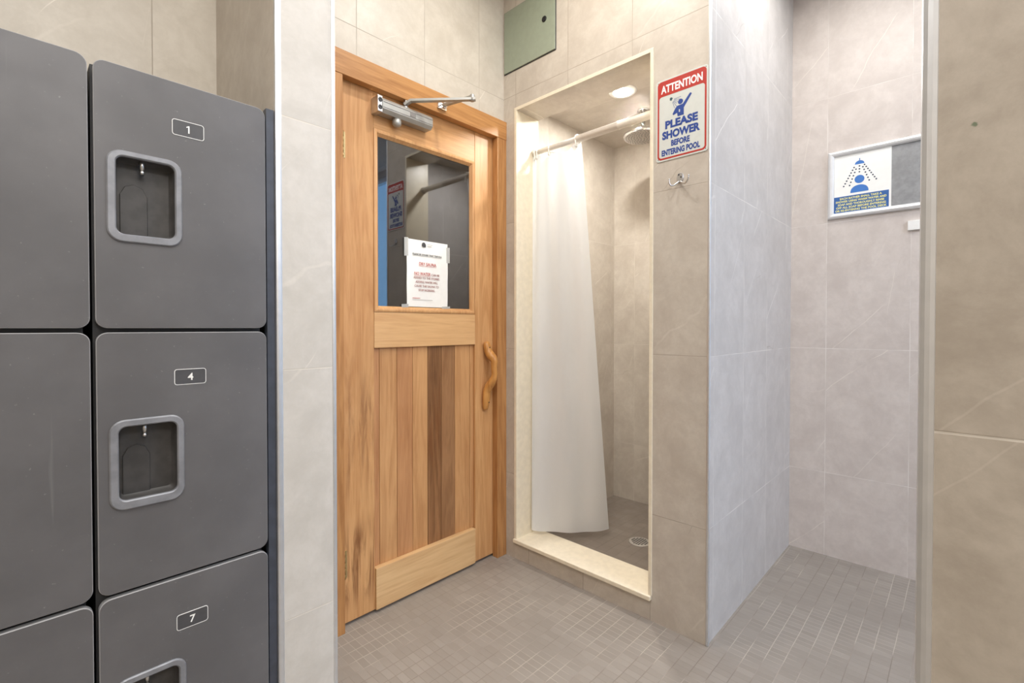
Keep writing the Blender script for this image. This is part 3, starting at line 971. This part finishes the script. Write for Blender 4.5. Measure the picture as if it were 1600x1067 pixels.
# ------------------------------------------------------------------ robe hook
HK = thing('robe_hook', (XS - 0.002, 0.739, 1.602), 'chrome double robe hook on the tiles under the attention sign', 'hook')
fr = FX(XS)
MB().prism(fr, circ(-0.7370, 1.6380, 0.0125, 28, 0.0180), 0.0, 0.0045, 0.0015).build('back_plate', M['satin'], HK)
for sgn in (-1, 1):
    pts = []
    for k in range(15):
        t = k / 14
        pts.append(((XS - 0.005 - 0.024 * math.sin(t * PI * 0.5), 0.7380 - 0.008 * t + sgn * (0.002 + 0.0330 * math.sin(t * PI * 0.5)), 1.6235 - 0.0185 * math.sin(min(1, t * 1.6) * PI * 0.5) + 0.0255 * t ** 3), 0.0033 - 0.0007 * t))
    h = MB().loft(pts, 12)
    h.lathe(pts[-1][0], [(0.0018, -0.003), (0.0034, -0.001), (0.0037, 0.001), (0.0024, 0.003), (0.001, 0.004)], 'Z', 12)
    h.build('hook_arm', M['satin'], HK)
for a, z in ((-0.741, 1.648), (-0.733, 1.6385)):
    MB().prism(fr, circ(a, z, 0.0030, 14), 0.0042, 0.0056, 0.0006).build('screw', M['ink_k'], HK)

# ------------------------------------------------------------------ shower: rod, rings, curtain
RX, RZ = 1.775, 1.9560
ROD = thing('curtain_rod', (RX, 1.19, RZ), 'white tension rod across the top of the shower opening', 'curtain rod')
MB().cyl((RX, 1.5300, RZ), (RX, 1.2750, RZ), 0.0120, n=20).build('tube', M['rodm'], ROD)
MB().lathe((RX, 1.2700, RZ), [(0.0120, 0.012), (0.0165, 0.004), (0.0165, -0.204), (0.0180, -0.206), (0.0180, -0.212), (0.0165, -0.214), (0.0165, -0.4165)], 'Y', 24).build('tube', M['rodm'], ROD)
MB().lathe((RX, 1.5305, RZ), [(0.019, 0.0), (0.019, -0.010), (0.013, -0.016)], 'Y', 24).build('end_cap', M['rodm'], ROD)
MB().lathe((RX, 0.8535, RZ), [(0.021, 0.0), (0.021, 0.010), (0.0165, 0.016)], 'Y', 24).build('end_cap', M['rodm'], ROD)

CT, CB = 1.938, 0.112
NS, NV = 72, 60
TOPL, TOPR = Vector((1.775, 1.5200)), Vector((1.775, 1.2540))
BOTL, BOTR = Vector((1.752, 1.5180)), Vector((2.022, 1.2570))
RINGS = [0.030, 0.085, 0.36, 0.94]


def curtain_pt(s, t):
    """s across from the left jamb, t down from the rod"""
    A = TOPL.lerp(BOTL, t ** 0.9)
    B = TOPR.lerp(BOTR, t ** 0.95)
    p = A.lerp(B, s)
    d = (B - A).normalized()
    nrm = Vector((-d.y, d.x))
    if nrm.x > 0:
        nrm = -nrm
    amp = 0.014 * (1 - t) ** 1.3 + 0.0045 * t
    wv = math.sin(s * PI * 5.0 + 0.5) * amp + 0.006 * math.sin(s * PI * 2.0 + 2.0 * t) * t
    belly = 0.030 * math.sin(PI * s) * t
    p = p + nrm * (wv + belly)
    sag = 0.0
    if t < 0.12:
        dmin = min(abs(s - r) for r in RINGS)
        sag = -0.016 * min(1, dmin / 0.12) ** 1.2 * (1 - t / 0.12)
    z = CT + (CB - CT) * t + sag + 0.010 * (s - 0.5) * 0 - 0.006 * math.sin(PI * s) * t
    return Vector((p.x, p.y, z))


b = MB()
# a narrow strip folded back along the left edge, then the face
cols = []
for i in range(-5, NS + 1):
    col = []
    for j in range(NV + 1):
        t = j / NV
        if i >= 0:
            p = curtain_pt(i / NS, t)
        else:
            q = curtain_pt(0, t)
            k = -i / 5
            fold = 0.012 + 0.010 * t
            p = q + Vector((-0.004 * math.sin(k * PI) + 0.030 * t * k * 0.4, min(fold * 0.9 * math.sin(k * 2.2), 0.0095), 0))
        col.append(b.b.verts.new(p))
    cols.append(col)
for c0, c1 in zip(cols, cols[1:]):
    for j in range(NV):
        b.face([c0[j], c0[j + 1], c1[j + 1], c1[j]], True)
cur = b.build('shower_curtain', M['fabric'], origin=(1.80, 1.39, CB), fix=False)
props(cur, 'white fabric shower curtain hanging at the left of the shower opening', 'shower curtain')
for k, s in enumerate(RINGS):
    tp = curtain_pt(s, 0.012)
    yy = tp.y
    b = MB()
    b.torus((RX, yy, RZ - 0.003), (0.15, 1, 0), 0.0215 if k == 3 else 0.0190, 0.0022)
    b.loft([((RX - 0.019, yy, RZ - 0.010), 0.0024), ((RX - 0.020, yy - 0.001, RZ - 0.024), 0.0032), ((RX - 0.021, yy - 0.002, RZ - 0.036), 0.0046), ((RX - 0.020, yy - 0.002, RZ - 0.043), 0.0020)], 10)
    b.cyl((RX - 0.021, yy, RZ - 0.034), (tp.x + 0.003, yy, RZ - 0.034), 0.0018, n=8)
    LBL = ['white curtain ring nearest the left jamb on the shower rod', 'second white curtain ring from the left jamb on the rod',
           'white curtain ring at the middle fold of the shower curtain', 'white curtain ring at the right edge of the shower curtain']
    props(b.build('curtain_ring', M['white'], origin=(RX, yy, RZ)), LBL[k], 'curtain ring', 'rings holding the shower curtain')

# ------------------------------------------------------------------ shower: light, head, drain
CZ = 2.196
LC = (1.965, 1.153, CZ)
CL = thing('ceiling_light', LC, 'round glowing recessed light in the tiled shower ceiling', 'ceiling light')
b = MB().lathe(LC, [(0.044, -0.0005), (0.046, -0.005), (0.060, -0.004), (0.064, 0.0)], 'Z', 40)
b.build('trim_ring', M['white'], CL)
MB().lathe(LC, [(0.045, -0.0010), (0.041, -0.0052), (0.024, -0.0066), (0.004, -0.0072)], 'Z', 32).build('lens', M['lens'], CL)
area('shower_lamp', (LC[0], LC[1], CZ - 0.010), 0.065, 9, (1, 0.97, 0.92))

HX, HY, HZ = 2.205, 1.178, 2.070
SHD = thing('rain_shower', (HX, HY, CZ), 'round chrome rain shower head hanging from the shower ceiling', 'shower head')
MB().lathe((HX, HY, CZ), [(0.030, 0.0), (0.030, -0.004), (0.018, -0.009), (0.012, -0.010)], 'Z', 28).build('ceiling_flange', M['chrome'], SHD)
MB().lathe((HX, HY, CZ), [(0.0105, -0.008), (0.0105, -0.078), (0.014, -0.080), (0.014, -0.092), (0.017, -0.096), (0.017, -0.102), (0.013, -0.106)], 'Z', 24).build('drop_arm', M['chrome'], SHD)
plate = MB().lathe((HX, HY, HZ), [(0.012, 0.030), (0.0195, 0.0285), (0.0200, 0.028), (0.0215, 0.0240), (0.0240, 0.02444), (0.0340, 0.02336), (0.0440, 0.02192), (0.0540, 0.02011), (0.0640, 0.01793), (0.0740, 0.01538), (0.0840, 0.01246), (0.0945, 0.00900), (0.0970, 0.005), (0.0970, -0.004), (0.0940, -0.009), (0.0925, -0.010), (0.090, -0.010), (0.002, -0.010)], 'Z', 48).build('spray_plate', M['chrome'], SHD)
b = MB()
for ring_r, cnt in ((0.016, 6), (0.030, 12), (0.044, 18), (0.058, 24), (0.071, 28), (0.083, 32)):
    for k in range(cnt):
        a = 2 * PI * k / cnt + ring_r * 9
        c = (HX + ring_r * math.cos(a), HY + ring_r * math.sin(a), HZ - 0.0098)
        b.cyl(c, (c[0], c[1], c[2] - 0.003), 0.0024, 0.0015, 6)
props(b.build('nozzles', M['ink_g'], plate), kind='stuff')

DR = thing('floor_drain', (2.088, 1.125, 0.066), 'round metal floor drain in the shower floor', 'drain')
b = MB()
b.lathe((2.088, 1.125, 0.066), [(0.052, 0.0), (0.051, 0.002), (0.048, 0.003), (0.002, 0.003)], 'Z', 40)
gr = b.build('grate', plain('drain_metal', rgb(178, 172, 164), 0.45, 0.3), DR)
b = MB()
for i in range(-3, 4):
    for j in range(-3, 4):
        if math.hypot(i, j) < 3.2:
            cx, cy = 2.088 + i * 0.0115, 1.125 + j * 0.0115
            b.box(cx - 0.0036, cx + 0.0036, cy - 0.0036, cy + 0.0036, 0.0688, 0.0695)
props(b.build('grate_holes', M['rubber'], gr), kind='stuff')

# ------------------------------------------------------------------ framed shower notice in the passage
PX = XA - 0.001
FY0, FY1, FZ0, FZ1 = 0.4800, -0.0150, 1.6185, 1.9340
FW, FH = FY0 - FY1, FZ1 - FZ0
FN = thing('framed_notice', (PX, (FY0 + FY1) / 2, FZ0), 'silver framed pool shower notice on the passage wall at right', 'framed notice')
fr = Fr((PX, FY0, FZ0), (0, -1, 0), (0, 0, 1))
b = MB()
o4 = [(0, 0), (FW, 0), (FW, FH), (0, FH)]
prof = [(0.0, 0.0), (0.0, 0.010), (0.004, 0.016), (0.011, 0.0185), (0.019, 0.016), (0.0245, 0.010), (0.0245, 0.004)]
L = [[b.b.verts.new(fr(a, c, d)) for a, c in inset(o4, i)] for i, d in prof]
for l0, l1 in zip(L, L[1:]):
    for i in range(4):
        b.face([l0[i], l0[(i + 1) % 4], l1[(i + 1) % 4], l1[i]])
b.build('frame', plain('silver_frame', rgb(222, 222, 222), 0.35, 0.35, mott=0.02), FN)
MB().prism(fr, [(0.02, 0.02), (FW - 0.02, 0.02), (FW - 0.02, FH - 0.02), (0.02, FH - 0.02)], 0.001, 0.004).build('backing_board', M['mesh'], FN)
p0, p1, q0, q1 = 0.0250, 0.2370, 0.0245, FH - 0.0245
po = MB().prism(fr, [(p0, q0), (p1, q0), (p1, q1), (p0, q1)], 0.0040, 0.0052).build('poster', M['paper'], FN)
PW, PH = p1 - p0 - 0.006, q1 - q0
px_ = lambda a: p0 + PW * a
pz_ = lambda a: q0 + PH * a
d = (0.0052, 0.0056)
MB().prism(fr, [(p0, q0), (p0 + PW - 0.002, q0), (p0 + PW - 0.002, pz_(0.285)), (p0, pz_(0.285))], *d).build('blue_band', M['navy'], po)
b = MB()
for k, (tx, wd) in enumerate((('EACH BATHER SHALL TAKE A', 0.76), ('SHOWER USING WARM WATER AND', 0.92), ('SOAP AND THOROUGHLY RINSE', 0.84), ('OFF ALL SOAP BEFORE ENTERING', 0.90), ('OR RE-ENTERING THE POOL DECK', 0.93))):
    b.text(fr, tx, px_(0.49), pz_(0.245 - 0.052 * k), PW * wd, PH * 0.036, 0.0056, 0.0059, bold=0.03)
b.build('rule_text', M['yel'], po)
b = MB()
b.prism(fr, circ(px_(0.47), pz_(0.545), PW * 0.090, 28), *d)
b.prism(fr, [(px_(0.47 + 0.165 * math.cos(a)), pz_(0.325 + 0.125 * math.sin(a) ** 0.8)) for a in [PI * i / 20 for i in range(21)]], *d)
b.prism(fr, [(px_(0.47 + 0.088 * math.cos(a)), pz_(0.805 + 0.062 * math.sin(a))) for a in [PI * i / 14 for i in range(15)]], *d)
b.prism(fr, [(px_(0.462), pz_(0.862)), (px_(0.478), pz_(0.862)), (px_(0.478), pz_(0.905)), (px_(0.462), pz_(0.905))], *d)
b.mi = 1
for (a0, b0, a1, b1, n) in ((0.37, 0.76, 0.18, 0.46, 8), (0.405, 0.725, 0.29, 0.46, 6), (0.56, 0.78, 0.77, 0.50, 8), (0.53, 0.745, 0.645, 0.50, 6), (0.468, 0.77, 0.468, 0.67, 3)):
    for k in range(n):
        t = k / (n - 1)
        b.prism(fr, circ(px_(a0 + (a1 - a0) * t), pz_(b0 + (b1 - b0) * t), PW * 0.0165, 8), *d)
b.build('bather_symbol', [M['lblue'], M['dot']], po)
# small white plate below the frame
SP = MB().prism(Fr((XA, 0.1850, 1.5265), (0, -1, 0), (0, 0, 1)), rr(0, 0.085, 0, 0.041, 0.002, 3), 0.0005, 0.012, 0.001).build('wall_plate', M['white'])
props(SP, 'small white rectangular plate on the passage wall below the framed notice', 'wall plate')
